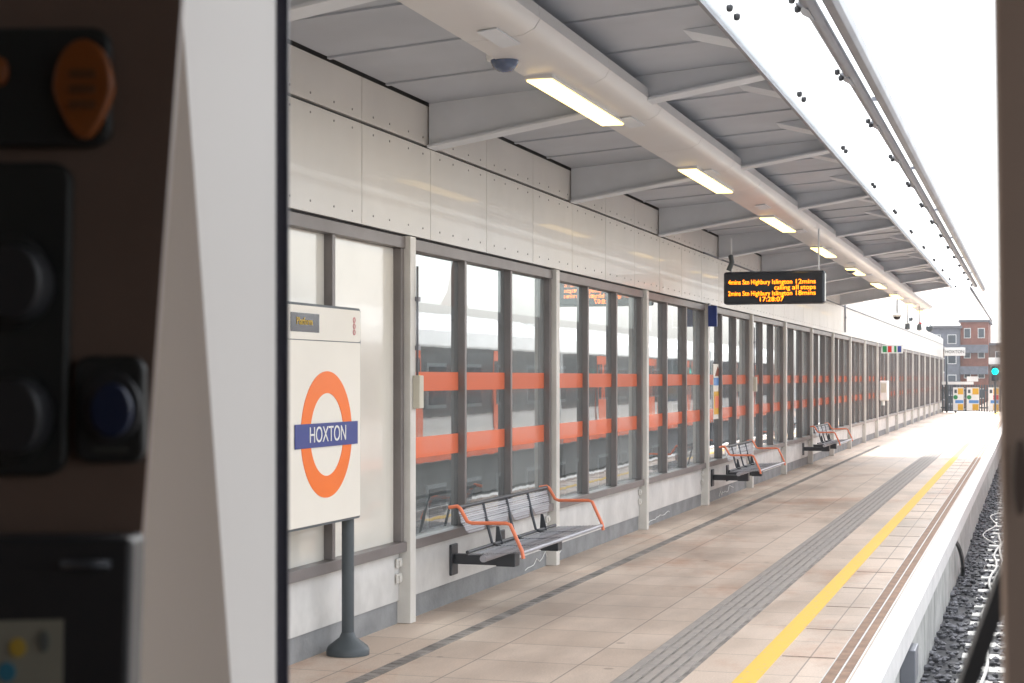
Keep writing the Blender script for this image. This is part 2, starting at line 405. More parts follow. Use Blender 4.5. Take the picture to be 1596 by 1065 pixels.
# ------------------------------------------------------------------ screen wall
WX = -3.92     # face of the base panels
FX = -3.88     # face of the upper cladding
BAY = 3.5; PB = 10.2
wall = thing("screen_wall", "long glazed platform screen wall with pale cladding above and grey plinth below", "wall", (-3.95, PB, 0))
KS = range(-3, 21)
for k in KS:
    y = PB + k * BAY
    q = MB().box(-3.95, -3.84, y - .05, y + .05, 0.002, 2.52)
    for z in (.30, .40): 
        for s in (-1, 1): q.box(-3.90, -3.888, y + s * .09 - .02, y + s * .09 + .02, z - .018, z + .018)
        q.box(-3.915, -3.90, y - .13, y + .13, z - .03, z + .03)
    q.build("post", 'post', wall, .004)
    if k == KS[-1]: break
    ya, yb = y + .05, y + BAY - .05
    MB().box(-3.99, WX, ya + .003, yb - .003, .151, .47).build("base_panel", 'base', wall)
    MB().box(-4.02, WX - .012, ya + .001, yb - .001, 0.0, .150).build("plinth", 'plinth', wall)
    w = thing("window", None, None); w.parent = wall; w.location = (0, 0, 0)
    fr = MB()
    fr.box(-3.97, -3.865, ya, yb, .471, .535); fr.box(-3.97, -3.875, ya, yb, 2.44, 2.515)
    fr.box(-3.97, -3.885, ya, ya + .055, .535, 2.44); fr.box(-3.97, -3.885, yb - .055, yb, .535, 2.44)
    fr.build("window_frame", 'frame', w, .003)
    MW = .045
    L = (yb - ya - .11); lite = (L - 2 * MW) / 3
    for j in range(3):
        a = ya + .055 + j * (lite + MW)
        if j < 2: MB().box(-3.97, -3.885, a + lite, a + lite + MW, .535, 2.44).build("mullion", 'frame', w, .003)
        if k < 0:
            MB().box(-3.95, -3.938, a + .001, a + lite - .001, .536, 2.439).build("opaque_panel", 'opaque', w)
        else:
            MB().box(-3.946, -3.938, a + .001, a + lite - .001, .536, 2.439).build("pane", 'glassh' if j == 2 else 'glass', w)
            fb = MB(); fb.box(-3.9365, -3.9345, a + .002, a + lite - .002, 1.51, 1.64)
            fb.box(-3.9365, -3.9345, a + .002, a + lite - .002, 1.06, 1.20)
            fb.build("film_band", 'film', w)
# fascia panels in two tiers
def panel(y, wd, z0, z1, x, rows, name):
    m = MB(); m.box(x - .03, x, y + .004, y + wd - .004, z0, z1)
    for zr in rows:
        n = int(wd / .3)
        for i in range(n):
            yy = y + wd * (i + .5) / n + (.0 if i % 2 else .03)
            m.lathe((x, yy, zr), [(.0075, -.001), (.0075, .003), (.003, .005)], 6, 1, 'x')
    return m.build(name, ['fascia', 'rivet'], wall)
y = 9.42 - 1.22 * 6
while y < 37:
    panel(y, 1.22, 2.535, 3.145, FX, (2.60, 3.10), "fascia_panel"); panel(y, 1.22, 3.165, 3.43, FX, (3.21,), "upper_fascia_panel"); y += 1.22
YE = y
while y < 80:
    panel(y, 3.6, 2.535, 3.145, FX, (), "fascia_panel"); panel(y, 3.6, 3.165, 3.43, FX, (), "upper_fascia_panel"); y += 3.6
MB().box(-3.96, FX - .031, 1.9, 80, 2.525, 3.44).build("backing_board", 'gap', wall)
MB().box(-4.03, -3.975, -.5, 80, 0.002, .46).build("lower_backing_board", 'concrete', wall)
MB().box(-3.99, -3.93, -5, 36.6, 3.445, 3.60).build("eaves_shade_board", 'gap', wall)  # dark board added to close the gap, standing in for its shade
cb = MB()
for k in range(40):
    yy = 37.6 + k * 1.05; cb.box(-3.97, -3.9, yy, yy + 1.0, 3.441, 3.46)
cb.build("wall_capping", 'white', wall)
MB().tube([(FX + .012, 20.5, 3.155), (FX + .012, 79, 3.155)], .010, 6).build("seam_conduit", 'tube', wall)
pe = MB(); random.seed(11)
for y0_ in (13.0, 17.6, 21.9):
    z = .03; P = []
    for i in range(14):
        P.append((-3.925, y0_ + i * .085, max(.02, z))); z = .04 + .035 * i / 14 + (random.uniform(0, .09) if random.random() < .35 else random.uniform(-.01, .015))
    pe.tube(P, .0035, 5)
pe.build("peeling_sealant", 'white', wall)

# ------------------------------------------------------------------ canopy
can = thing("platform_canopy", "grey steel platform canopy with tapering beams and a glazed outer edge", "canopy", (-3.9, 10, 3.2))
CY0, CY1 = -6, 36.6
Bz = lambda D: 3.15 + .162 * (3.84 - D)
Sz = lambda D: 3.45 + .075 * (3.84 - D)
y = 10.62 - 3.65 * 4
while y < CY1:
    b = MB()
    D0, D1 = 3.87, 1.60
    web = [(-D0, Bz(D0) + .02), (-D1, Bz(D1) + .02), (-D1, Sz(D1) + .03), (-D0, Sz(D0) + .03)]
    b.yprism(web, y - .045, y + .045)
    fl = [(-D0, Bz(D0)), (-D1, Bz(D1)), (-D1, Bz(D1) + .02), (-D0, Bz(D0) + .02)]
    b.yprism(fl, y - .085, y + .085)
    b.build("beam", 'steel', can, .004); y += 3.65
n = int((CY1 - CY0) / .9125)
m = MB()
for k in range(n + 1):
    ya = CY0 + .3 + k * .9125; yb = min(ya + .890, CY1)
    if yb - ya < .1: continue
    m.yprism([(-3.86, Sz(3.86)), (-1.6, Sz(1.6)), (-1.6, Sz(1.6) + .03), (-3.86, Sz(3.86) + .03)], ya, yb)
    m.yprism([(-3.86, Sz(3.86) - .012), (-1.6, Sz(1.6) - .012), (-1.6, Sz(1.6)-.0005), (-3.86, Sz(3.86)-.0005)], yb - .03, yb + .01)
m.build("soffit", 'soffit', can)
MB().yprism([(-3.95, Sz(3.95) + .04), (-1.58, Sz(1.58) + .04), (-1.58, Sz(1.58) + .12), (-3.95, Sz(3.95) + .12)], CY0, CY1).build("roof_deck", 'steel', can)
e = MB(); e.yprism([(-1.598, 3.485), (-1.575, 3.485), (-1.575, 3.72), (-1.598, 3.72)], CY0, CY1)
e.build("edge_beam", 'tube', can)
y = 10.62 - 3.65 * 4 - 1.2
while y < CY1:
    MB().prism([(-1.9, y, Sz(1.9) - .002), (-1.6, y, Sz(1.6) - .10), (-1.6, y, Sz(1.6) - .002)], (0, .3, 0)).build("edge_cleat", 'steel', can)
    y += 1.825
GZ = lambda D: 3.50 + .10 * (1.6 - D)
y = CY0
while y < CY1 - .2:
    yb = min(y + 2.1, CY1)
    MB().yprism([(-1.57, GZ(1.57)), (-1.145, GZ(1.145)), (-1.145, GZ(1.145) + .012), (-1.57, GZ(1.57) + .012)], y + .004, yb - .004).build("glass_panel", 'cglass', can); y += 2.1
for D, y_, st in ((1.47, 8.5, 2.72), (1.16, 8.55, 2.1)):
    y = y_ - st * 3
    while y < CY1:
        for d in (0, .22):
            bo = MB().lathe((-D, y + d, GZ(D) - .035), [(.012, 0), (.018, .01), (.018, .03), (.008, .04)], 8)
            bo.tube([(-D, y + d, GZ(D) - .03), (-D - .0, y + d + .06, GZ(D) - .002)], .009, 6)
            bo.build("glass_fixing", 'benchd', can)
        y += st
tz = GZ(1.06)
tb = MB().tube([(-1.10, CY0, tz), (-1.10, CY1 + .2, tz)], .04, 14)
y = CY0
while y < CY1:
    tb.yprism([(-1.165, tz - .01), (-1.095, tz - .05), (-1.095, tz + .03)], y, y + .30); y += 2.1
tb.build("edge_tube", 'tube', can)
MB().yprism([(-1.03, 3.555), (-1.01, 3.525), (-.965, 3.525), (-.945, 3.555), (-.945, 3.62), (-1.03, 3.62)], CY0, CY1 + 2).build("gutter", 'tube', can, .004)
y = 4.0
while y < CY1: MB().box(-1.10, -.98, y, y + .03, 3.621, 3.65).build("outrigger", 'tube', can); y += 4.2
MB().tube([(-1.2, CY1, 3.50), (-1.15, 55, 3.40)], .03, 8).build("tail_rail", 'tube', can)

# lighting trunking along the canopy
tr = thing("light_trunking", "long curved metal lighting trunking slung below the canopy beams", "trunking", (-2.6, 10, 3.3))
def trunk_prof(z=0):
    # from inner (wall side) edge to track side
    return [(x + .06, z + .055) for x, z in [(-2.83, 3.285), (-2.80, 3.255), (-2.60, 3.262), (-2.50, 3.275), (-2.44, 3.305), (-2.41, 3.35), (-2.42, 3.42), (-2.80, 3.42), (-2.83, 3.40)]]
y = -5
TE = 43.6
while y < TE:
    yb = min(y + 1.45, TE)
    MB().yprism(trunk_prof(), y + .003, yb - .003, 0, True).build("housing", 'trunk', tr, 0); y += 1.45
MB().yprism([(x + .06, z + .061) for x, z in [(-2.82, 3.29), (-2.6, 3.27), (-2.43, 3.35), (-2.44, 3.41), (-2.82, 3.39)]], -5, TE - .02).build("spine", 'gap', tr)
for k in range(-2, 9):
    y = 9.08 + k * 4.28
    if k == 3 or k==9: pass
    m = MB(); m.box(-2.74, -2.575, y - .02, y + 1.77, 3.293, 3.317)
    f = m.build("lamp_frame", 'trunk', tr)
    d = MB().box(-2.73, -2.585, y, y + 1.75, 3.283, 3.2925).build("diffuser", 'lamp', f)

y = 4.4
while y < TE - 1:
    MB().yprism([(-2.60, 3.300), (-2.50, 3.313), (-2.50, 3.320), (-2.60, 3.307)], y + .5, y + .9).build("inspection_plate", 'steel', tr)
    y += 2.9
def dome(loc, lab, hang=0):
    o = thing("dome_camera", lab, "camera", loc, "dome cameras under the canopy")
    x, y, z = loc
    if hang: MB().tube([(x, y, z), (x, y, z + hang)], .018, 8).build("drop_rod", 'tube', o)
    MB().lathe((x, y, z), [(.098, -.03), (.102, -.01), (.102, .01), (.05, .03)], 20).build("collar", 'white', o)
    MB().lathe((x, y, z), [(.01, -.095), (.04, -.088), (.064, -.068), (.077, -.042), (.078, -.028)], 20).build("dome", 'dome' if not hang else 'black', o)
dome((-2.71, 8.6, 3.345), "blue tinted dome camera on the trunking before the first lit lamp")
dome((-2.68, 26.6, 3.33), "small dark dome camera on the trunking beyond the departure board")
dome((-2.74, 36.9, 2.95), "dark dome camera hanging on a rod at the canopy end", .38)
for i, (x, y, zt, lab) in enumerate(((-2.72, 39.8, 2.74, "nearer thin rod loudspeaker hanging from the far end of the trunking"), (-2.5, 40.6, 2.74, "farther rod loudspeaker hanging from the far end of the trunking"))):
    o = thing("hanging_speaker", lab, "speaker", (x, y, zt), "hanging speakers")
    MB().tube([(x, y, zt + .1), (x, y, 3.3)], .012, 8).build("rod", 'tube', o)
    MB().lathe((x, y, zt), [(.02, -.02), (.06, 0), (.05, .12), (.015, .14)], 12).build("horn", 'slate', o)

# ------------------------------------------------------------------ departure board
bx0, bx1, by, bz0, bz1 = -3.50, -2.30, 19.8, 2.475, 2.865
ind = thing("departure_board", "dark hanging departure board with four rows of glowing amber letters", "departure board", (-2.9, by, bz0))
MB().box(bx0, bx1, by, by + .16, bz0, bz1).build("case", 'screen', ind, .03)
MB().box(bx0 + .05, bx1 - .05, by - .004, by + .001, bz0 + .03, bz1 - .05).build("screen", 'screen', ind)
H = .055
rows = [("4mins Stn", -3.44, 2.735, .25), ("Highbury", -3.165, 2.735, .225), ("Islington", -2.915, 2.735, .235), ("12mins", -2.635, 2.735, .23),
        ("calling", -2.89, 2.668, .185), ("all", -2.68, 2.668, .075), ("stops", -2.58, 2.668, .175),
        ("2mins Stn", -3.44, 2.60, .25), ("Highbury", -3.165, 2.60, .225), ("Islington", -2.915, 2.60, .235), ("18mins", -2.635, 2.60, .23),
        ("17:28:07", -3.06, 2.53, .28)]
for s, x, z, wd in rows:
    o = text("led_text", s, .078, face_y(0, 0, 0), 'led', ind, .001, 1, 'LEFT')
    xs = [v.co.x for v in o.data.vertices]; lo, hi = min(xs), max(xs)
    k = wd / (hi - lo)
    for v in o.data.vertices:
        v.co.x = (v.co.x - lo) * k + x - ind.location.x
        v.co.y += by - .006; v.co.z += z
for x in (-3.42, -2.38):
    MB().box(x - .009, x + .009, by + .07, by + .09, bz1, Bz(-x) + .05).build("hanger", 'steel', ind)
MB().tube([(-3.44, by + .02, 2.88), (-3.40, by + .02, 2.98), (-3.42, by + .05, 3.06)], .03, 8).build("cable_loop", 'slate', ind)

# ------------------------------------------------------------------ station name sign
sx = -3.70
sg = thing("station_sign", "white station name sign with orange ring and blue name bar, on a slate post", "sign", (-3.76, 8.96, 0))
pa, pb = 7.90, 8.97
def rrect(x, y0, y1, z0, z1, r, n=5):
    P = []
    for cy, cz, a0 in ((y1 - r, z1 - r, 0), (y0 + r, z1 - r, 90), (y0 + r, z0 + r, 180), (y1 - r, z0 + r, 270)):
        for i in range(n + 1):
            a = R(a0 + 90 * i / n); P.append((x, cy + r * math.cos(a), cz + r * math.sin(a)))
    return P
MB().prism(rrect(sx - .03, pa, pb, .79, 2.0, .03), (.027, 0, 0)).build("frame", 'slate', sg)
MB().prism(rrect(sx - .002, pa + .014, pb - .014, .804, 1.80, .012), (.004, 0, 0)).build("panel", 'signw', sg)
MB().prism(rrect(sx - .002, pa + .014, pb - .014, 1.805, 1.986, .02), (.004, 0, 0)).build("header_panel", 'signw', sg)
def ring(m, x, cy, cz, r0, r1, n=64, th=.003):
    for i in range(n):
        a, b = 2 * math.pi * i / n, 2 * math.pi * (i + 1) / n
        P = [(x, cy + r * math.cos(q), cz + r * math.sin(q)) for r, q in ((r0, a), (r1, a), (r1, b), (r0, b))]
        m.prism(P, (th, 0, 0))
    return m
ring(MB(), sx + .002, 8.475, 1.288, .228, .348).build("ring", 'roundel', sg)
MB().box(sx + .0055, sx + .009, 8.045, 8.90, 1.222, 1.352).build("name_bar", 'blue', sg)
text("lettering", "HOXTON", .122, face_x(sx + .0105, 8.475, 1.287), 'white', sg, .001, .94)
MB().box(sx + .0025, sx + .005, 8.0, 8.365, 1.845, 1.945).build("reflected_plate", 'screen', sg)  # reflection of a display, put into colour as a dark plate with yellow letters
text("reflected_lettering", "Platform", .055, face_x(sx + .0065, 8.17, 1.90), 'yellow', sg, .0006, 1.1)
pm = MB()
for z in (1.93, 1.895, 1.86): ring(pm, sx + .0025, 8.86, z, .010, .017, 14)
pm.build("red_mark", mat("faded_red", (.6, .25, .25), .5), sg)
MB().tube([(-3.765, 8.93, 0.05), (-3.765, 8.93, 1.9)], .036, 16).build("post", 'slate', sg)
MB().lathe((-3.765, 8.93, 0), [(.125, .002), (.125, .03), (.115, .05), (.05, .10), (.037, .13)], 28).build("foot", 'slate', sg)

# ------------------------------------------------------------------ benches
def bench():
    o = thing("bench", "nearest four seat steel mesh bench with orange arms, fixed to the wall", "bench", (-3.9, 10.42, 0), "benches fixed along the screen wall")
    X = lambda d: -3.9 + d
    Y = 10.5; Lb = 2.15; st = Lb / 4
    for i in range(4):
        a, c = Y + i * st + .015, Y + (i + 1) * st - .015
        cm = (a + c) / 2
        P = []
        # back pad: flat top, rounded lower corners
        zt, zb = .715, .555
        prof = [(a, zt), (c, zt), (c, zb + .08), (c - .07, zb + .01), (c - .12, zb), (a + .12, zb), (a + .07, zb + .01), (a, zb + .08)]
        P = [(X(.26 + (zt - z) * .25), yy, z) for yy, z in prof]
        MB().prism(P, (.006, 0, 0)).build("back_mesh", 'perf', o)
        s = MB(); n = 14
        for r_ in range(n):
            u0, u1 = r_ / n, (r_ + .5) / n
            d0, d1 = .33 + .35 * u0, .33 + .35 * u1; z0, z1 = .425 + .02 * u0, .425 + .02 * u1
            s.yprism([(X(d0), z0), (X(d1), z1), (X(d1), z1 + .006), (X(d0), z0 + .006)], a, c)
        for r_ in range(9):
            yy = a + (c - a) * r_ / 8
            s.yprism([(X(.33), .42), (X(.68), .44), (X(.68), .446), (X(.33), .426)], yy - .004, yy + .004)
        s.build("seat_mesh", 'perf', o)
    for i in range(5):
        yy = Y + i * st
        if 0 < i < 4:
            MB().tube([(X(.26), yy, .74), (X(.30), yy, .56), (X(.33), yy, .45), (X(.40), yy, .425), (X(.70), yy, .44)], .011, 8).build("rib", 'benchd', o)
    for yy in (Y, Y + Lb):
        MB().tube([(X(.20), yy, .735), (X(.26), yy, .745), (X(.28), yy, .73), (X(.33), yy, .645), (X(.36), yy, .635), (X(.60), yy, .64), (X(.63), yy, .63), (X(.71), yy, .46), (X(.72), yy, .41)], .0125, 10).build("armrest", 'orange', o)
    MB().tube([(X(.26), Y, .735), (X(.26), Y + Lb, .735)], .014, 10).build("top_rail", 'benchd', o)
    MB().tube([(X(.705), Y, .445), (X(.705), Y + Lb, .445)], .014, 10).build("front_rail", 'benchm', o)
    MB().tube([(X(.33), Y, .44), (X(.33), Y + Lb, .44)], .012, 10).build("back_rail", 'benchd', o)
    MB().tube([(X(.44), Y, .40), (X(.44), Y + Lb, .40)], .024, 10).build("beam", 'benchm', o)
    for yy in (Y + .68, Y + Lb - .35):
        m = MB().box(X(-.02), X(.0), yy - .05, yy + .09, .20, .42); m.box(X(0), X(.40), yy - .01, yy + .07, .28, .35)
        m.box(X(.32), X(.46), yy - .03, yy + .09, .275, .385)
        m.build("wall_bracket", 'benchd', o, .006)
        m = MB(); m.prism([(X(.30), yy + .04, .55), (X(.32), yy + .04, .55), (X(.37), yy + .04, .35), (X(.29), yy + .04, .35)], (0, .012, 0)); m.build("back_bracket", 'benchd', o)
    return o
b1 = bench()
for y, lab in ((20.55, "middle bench of orange armed steel mesh, below the departure board"), (29.6, "farthest steel mesh bench, small against the pale base of the wall")):
    c = copy_tree(b1); c.location = (-3.9, y, 0); c["label"] = lab

# ------------------------------------------------------------------ small things on the wall
def callbox(y, lab):
    o = thing("call_box", lab, "call box", (-3.8, y, 1.5), "cream call boxes on wall posts")
    MB().box(-3.84, -3.79, y - .035, y + .045, 1.40, 1.615).build("case", 'cream', o, .006)
    MB().box(-3.84, -3.836, y + .055, y + .10, 1.42, 1.62).build("yellow_mark", 'yellow', o)  # a yellow label's reflection on the glass, put in as a solid strip
    MB().tube([(-3.83, y + .03, 1.615), (-3.83, y + .03, 2.33)], .008, 6).build("conduit", 'tube', o)
    MB().box(-3.84, -3.815, y + .01, y + .05, 2.10, 2.13).build("conduit_clip", 'tube', o)
    MB().box(-3.84, -3.815, y + .01, y + .05, 1.78, 1.81).build("conduit_clip", 'tube', o)
callbox(PB + .02, "cream call box with painted yellow reflection beside it, on the post left of the nearest bench")
callbox(PB + BAY * 4 + .02, "small cream call box on the post past the orange poster")
o = thing("blue_sign", "small blue projecting sign at the top of a post", "sign", (-3.8, PB + 3 * BAY, 2.35))
MB().box(-3.84, -3.73, PB + 3 * BAY - .06, PB + 3 * BAY - .02, 2.24, 2.50).build("plate", 'blue', o); MB().box(-3.845, -3.82, PB + 3 * BAY - .06, PB + 3 * BAY + .02, 2.505, 2.53).build("bracket", 'tube', o)
o = thing("poster", "yellow and white poster on the glass behind the middle bench", "poster", (-3.93, 21.7, 1.08))
MB().box(-3.936, -3.930, 21.5, 22.1, 1.06, 1.78).build("sheet", 'signw', o)
MB().box(-3.930, -3.928, 21.53, 22.07, 1.12, 1.42).build("yellow_block", 'posty', o)
MB().box(-3.928, -3.926, 21.60, 21.95, 1.20, 1.36).build("red_block", 'orange', o)
MB().box(-3.930, -3.928, 21.53, 22.07, 1.50, 1.60).build("blue_block", 'skyb', o)
MB().prism([(-3.930, 21.6, 1.62), (-3.930, 22.0, 1.62), (-3.930, 21.8, 1.75)], (.002, 0, 0)).build("red_peak", 'brick', o)
o = thing("wall_cabinet", "white slim cabinet projecting from the far wall", "cabinet", (-3.75, 46.2, 1))
MB().box(-3.88, -3.66, 46, 46.4, .98, 1.52).build("case", 'white', o, .03); MB().box(-3.84, -3.70, 45.99, 46.0, 1.2, 1.45).build("door_panel", 'cream', o)
MB().tube([(-3.8, 46.2, .98), (-3.8, 46.2, .85)], .05, 10, 0).build("outlet", 'white', o)
o = thing("projecting_sign", "small sign with red, green and blue squares high on the far wall", "sign", (-3.6, 46.8, 2.4))
MB().box(-3.9, -3.32, 46.8, 46.84, 2.27, 2.50).build("board", 'white', o)
for x0, x1, c in ((-3.86, -3.75, 'green'), (-3.72, -3.62, 'red'), (-3.55, -3.49, 'green'), (-3.46, -3.36, 'blue')): MB().box(x0, x1, 46.793, 46.799, 2.30, 2.47).build("colour_square", c, o)
o = thing("cable_conduit", "thin grey conduit down the white wall just past the canopy", "conduit", (-3.86, 36.9, 3))
MB().tube([(-3.865, 37.1, 2.6), (-3.865, 37.1, 3.4)], .018, 6).build("pipe", 'tube', o); MB().box(-3.88, -3.84, 37.05, 37.15, 2.9, 2.94).build("clip", 'tube', o)
for i, (y, s, lab) in enumerate(((58, .07, "tiny grey camera on top of the far white wall, nearest of three"), (63, .06, "tiny red camera on top of the far white wall, middle of three"), (69, .14, "dark round camera on top of the far white wall, farthest of three"))):
    z = 3.47
    o = thing("wall_top_camera", lab, "camera", (-3.85, y, z), "cameras on top of the far wall")
    MB().tube([(-3.9, y, z - .01), (-3.9, y, z + .1)], .015, 6).build("bracket", 'tube', o)
    MB().lathe((-3.85, y, z + .12), [(s * .5, -s), (s, -s * .4), (s, s * .5), (s * .4, s)], 12).build("housing", 'red' if i == 1 else 'slate', o)

# ------------------------------------------------------------------ platform end
o = thing("end_fence", "dark grey palisade fence closing off the far end of the platform", "fence", (-2.5, 79, 0))
m = MB()
for k in range(26):
    x = -3.85 + k * .115; m.box(x, x + .07, 79.0, 79.02, .05, 1.28)
m.build("palisade", 'slate', o)
MB().box(-3.9, -.9, 79.03, 79.07, 1.0, 1.06).build("rail", 'slate', o); MB().box(-3.9, -.9, 79.03, 79.07, .2, .26).build("rail", 'slate', o)
for x in (-3.3, -1.55): MB().box(x, x + .1, 79.02, 79.12, .004, 1.45).build("fence_post", 'black', o)
MB().box(-3.85, -2.45, 78.9, 78.97, 1.29, 1.42).build("white_rail", 'white', o)
MB().box(-2.75, -2.25, 78.95, 79.1, 1.43, 1.66).build("white_box", 'white', o)
for i, (xa, xb, lab) in enumerate(((-3.35, -2.88, "leftmost of three coloured safety posters on the end fence"), (-2.75, -2.20, "middle coloured safety poster on the end fence"), (-1.80, -1.32, "rightmost coloured safety poster, under the green signal, with a red block"))):
    o = thing("safety_poster", lab, "poster", ((xa + xb) / 2, 78.8, .1), "safety posters at the platform end")
    MB().box(xa, xb, 78.80, 78.83, .10, 1.16).build("board", 'white', o)
    xm = (xa + xb) / 2
    MB().box(xm - .02, xb - .02, 78.795, 78.799, .84, 1.12).build("yellow_panel", 'posty', o)
    MB().box(xm - .02, xb - .02, 78.795, 78.799, .12, .40).build("yellow_panel", 'posty', o)
    MB().box(xa + .1, xb - .02, 78.795, 78.799, .44, .58).build("blue_panel", 'skyb', o)
    if i == 2: MB().box(xm - .02, xb - .02, 78.795, 78.799, .60, .82).build("red_panel", 'red', o)
    else: MB().lathe((xa + .11, 78.79, .71), [(.10, 0), (.10, .008)], 16, 0, 'y').build("green_disc", 'green', o)
    MB().box(xa + .06, xa + .17, 78.795, 78.799, .90, 1.06).build("pictogram", 'slate', o)
o = thing("end_sign", "white board with black letters on a post at the platform end", "sign", (-3.2, 78.5, 2.8))
MB().box(-3.72, -2.80, 78.5, 78.53, 2.60, 2.97).build("board", 'white', o, .02)
text("lettering", "HOXTON", .19, face_y(-3.26, 78.49, 2.78), 'black', o, .002)
MB().tube([(-3.62, 78.56, 0.01), (-3.62, 78.56, 2.9)], .04, 8).build("post", 'slate', o)
o = thing("railway_signal", "railway signal showing a green light at the platform end", "signal", (-1.5, 76.9, 0))
MB().box(-1.62, -1.30, 76.9, 77.1, 1.45, 2.12).build("head", 'black', o, .03)
MB().lathe((-1.46, 76.885, 1.88), [(.14, 0), (.14, .01)], 20, 0, 'y').build("lens", 'siggreen', o)
hd = MB()
for i in range(14):
    a, b = R(-20 + 220 * i / 14), R(-20 + 220 * (i + 1) / 14)
    hd.prism([(-1.46 + r_ * math.cos(q_), 76.74, 1.88 + r_ * math.sin(q_)) for r_, q_ in ((.15, a), (.16, a), (.16, b), (.15, b))], (0, .15, 0))
hd.build("hood", 'black', o)
MB().lathe((-1.46, 76.885, 1.62), [(.11, 0), (.11, .01)], 20, 0, 'y').build("lens", 'wglass', o)
MB().tube([(-1.46, 77.0, 0.01), (-1.46, 77.0, 1.46)], .05, 10).build("post", 'slate', o)
MB().box(-1.75, -1.25, 77.12, 77.15, 2.2, 2.5).build("number_plate", 'white', o)

# ------------------------------------------------------------------ buildings
def building(name, lab, x0, x1, y0, y1, z0, z1, wm, st=3.0, bw=2.6, faces="sx", win=(1.3, 1.5), roof='roof', band=None):
    o = thing(name, lab, "building", ((x0 + x1) / 2, y0, z0))
    MB().box(x0, x1, y0, y1, z0, z1).build("wall", wm, o)
    MB().box(x0 - .3, x1 + .3, y0 - .3, y1 + .3, z1 + .003, z1 + .35).build("roof", roof, o)
    nst = int((z1 - z0) / st); cnt = 0
    ww, wh = win
    if 's' in faces:     # facing -Y
        n = max(1, int((x1 - x0) / bw))
        for r_ in range(nst):
            for i in range(n):
                if cnt > 90: break
                cx = x0 + (x1 - x0) * (i + .5) / n; cz = z1 - st * (r_ + .55)
                f = MB().box(cx - ww / 2, cx + ww / 2, y0 - .05, y0 - .002, cz - wh / 2, cz + wh / 2).build("window", 'white', o)
                MB().box(cx - ww / 2 + .1, cx + ww / 2 - .1, y0 - .08, y0 - .052, cz - wh / 2 + .1, cz + wh / 2 - .1).build("pane", 'wglass', f); cnt += 1
    if 'x' in faces:     # facing +X
        n = max(1, int((y1 - y0) / bw))
        for r_ in range(min(nst, 4)):
            for i in range(n):
                if cnt > 95: break
                cy = y0 + (y1 - y0) * (i + .5) / n; cz = z1 - st * (r_ + .55)
                f = MB().box(x1 + .002, x1 + .05, cy - ww / 2, cy + ww / 2, cz - wh / 2, cz + wh / 2).build("window", 'white', o)
                MB().box(x1 + .052, x1 + .08, cy - ww / 2 + .1, cy + ww / 2 - .1, cz - wh / 2 + .1, cz + wh / 2 - .1).build("pane", 'wglass', f); cnt += 1
    return o
building("brick_building", "red brick building with balconies straight ahead beyond the platform end", -9.9, -5.9, 258, 275, -8, 9.9, 'brick', 3.0, 2.0, "s", (1.0, 1.5))
gb = building("flat_block", "grey flat roofed block at the left of the red brick building", -14.5, -9.95, 257, 273, -8, 9.0, 'brickg', 3.0, 2.2, "s", (1.3, 1.4))
for z in (5.6, 2.4): MB().box(-9.9, -5.9, 256.6, 257.98, z - .3, z + .9).build("balcony", 'brickg', [q for q in C.objects if q.name == "brick_building"][0])
building("low_building", "low grey building right of the red brick building", -5.8, 6, 262, 280, -8, 6.5, 'brickb', 3.0, 2.6, "s")
# behind the glazed wall
building("warehouse", "long pale warehouse seen through the nearer glass panes", -44, -30, 34, 66, -8, 4.2, 'brickp', 3.2, 3.4, "x", (2.4, 1.3))
building("apartment_block", "tall grey apartment block seen through the farther glass panes", -21, -12.2, 95, 140, -8, 6.8, 'brickg', 2.9, 3.6, "xs", (2.0, 1.5))
building("brown_block", "brown brick block seen through the farthest panes", -20, -9, 150, 190, -8, 4.6, 'brickb', 3, 4, "xs", (1.8, 1.6))
sp = thing("church_tower", "brown church tower with pointed spire beyond the first glass panes", "church", (-24.8, 71, -8))
MB().box(-25.5, -24.1, 70.3, 71.7, -8, 4.3).build("tower", 'brickb', sp); MB().lathe((-24.8, 71, 4.303), [(.95, 0), (.3, 1.2), (.02, 2.6)], 8).build("spire", 'brick', sp)
building("brick_shed", "long low grey brick shed just behind the nearer glass panes", -27, -15, 22, 70, -8, 3.15, 'shed', 3.2, 3.0, "x", (1.5, 1.2))

# ------------------------------------------------------------------ train on the opposite track (seen mirrored in the glass)
def carriage():
    o = thing("train_carriage", "", "train carriage", (2.8, 18, -.8), "carriages of the train on the opposite track")
    x0, x1, y0, y1 = 2.8, 5.5, 18.2, 37.8
    body = [(x0, .02), (x0, 2.22), (x0 + .06, 2.5), (x0 + .3, 2.78), (x0 + .8, 2.9), (x1 - .8, 2.9), (x1 - .3, 2.78), (x1 - .06, 2.5), (x1, 2.22), (x1, .02)]
    MB().yprism(body, y0, y1).build("body", 'livw', o)
    MB().box(x0 + .1, x1 - .1, y0 + .5, y1 - .5, -.75, .018).build("underframe", 'livg', o)
    for xa, xb in ((x0 - .012, x0 - .001), (x1 + .001, x1 + .012)):
        MB().box(xa, xb, y0 + .2, y1 - .2, .87, 2.18).build("window_band", 'livd', o)
        MB().box(xa, xb, y0 + .1, y1 - .1, .03, .20).build("skirt_stripe", 'livo', o)
    for yy in (y0 + 4.2, y0 + 9.8, y0 + 15.4):
        d = MB().box(x0 - .03, x0 - .013, yy - .65, yy + .65, .05, 2.16).build("door", 'livo', o)
        for s in (-1, 1): MB().box(x0 - .036, x0 - .0305, yy + s * .33 - .22, yy + s * .33 + .22, 1.05, 1.95).build("door_window", 'livd', d)
    for yy in (y0 + 2.6, y1 - 2.6):
        for d_ in (-1.0, 1.0): MB().lathe((x0 + .6, yy + d_, -.38), [(.42, -.06), (.42, .06)], 20, 0, 'x').build("wheel", 'rail', o)
    return o
c0 = carriage()
ords = ["nearest", "second", "third", "fourth", "fifth"]
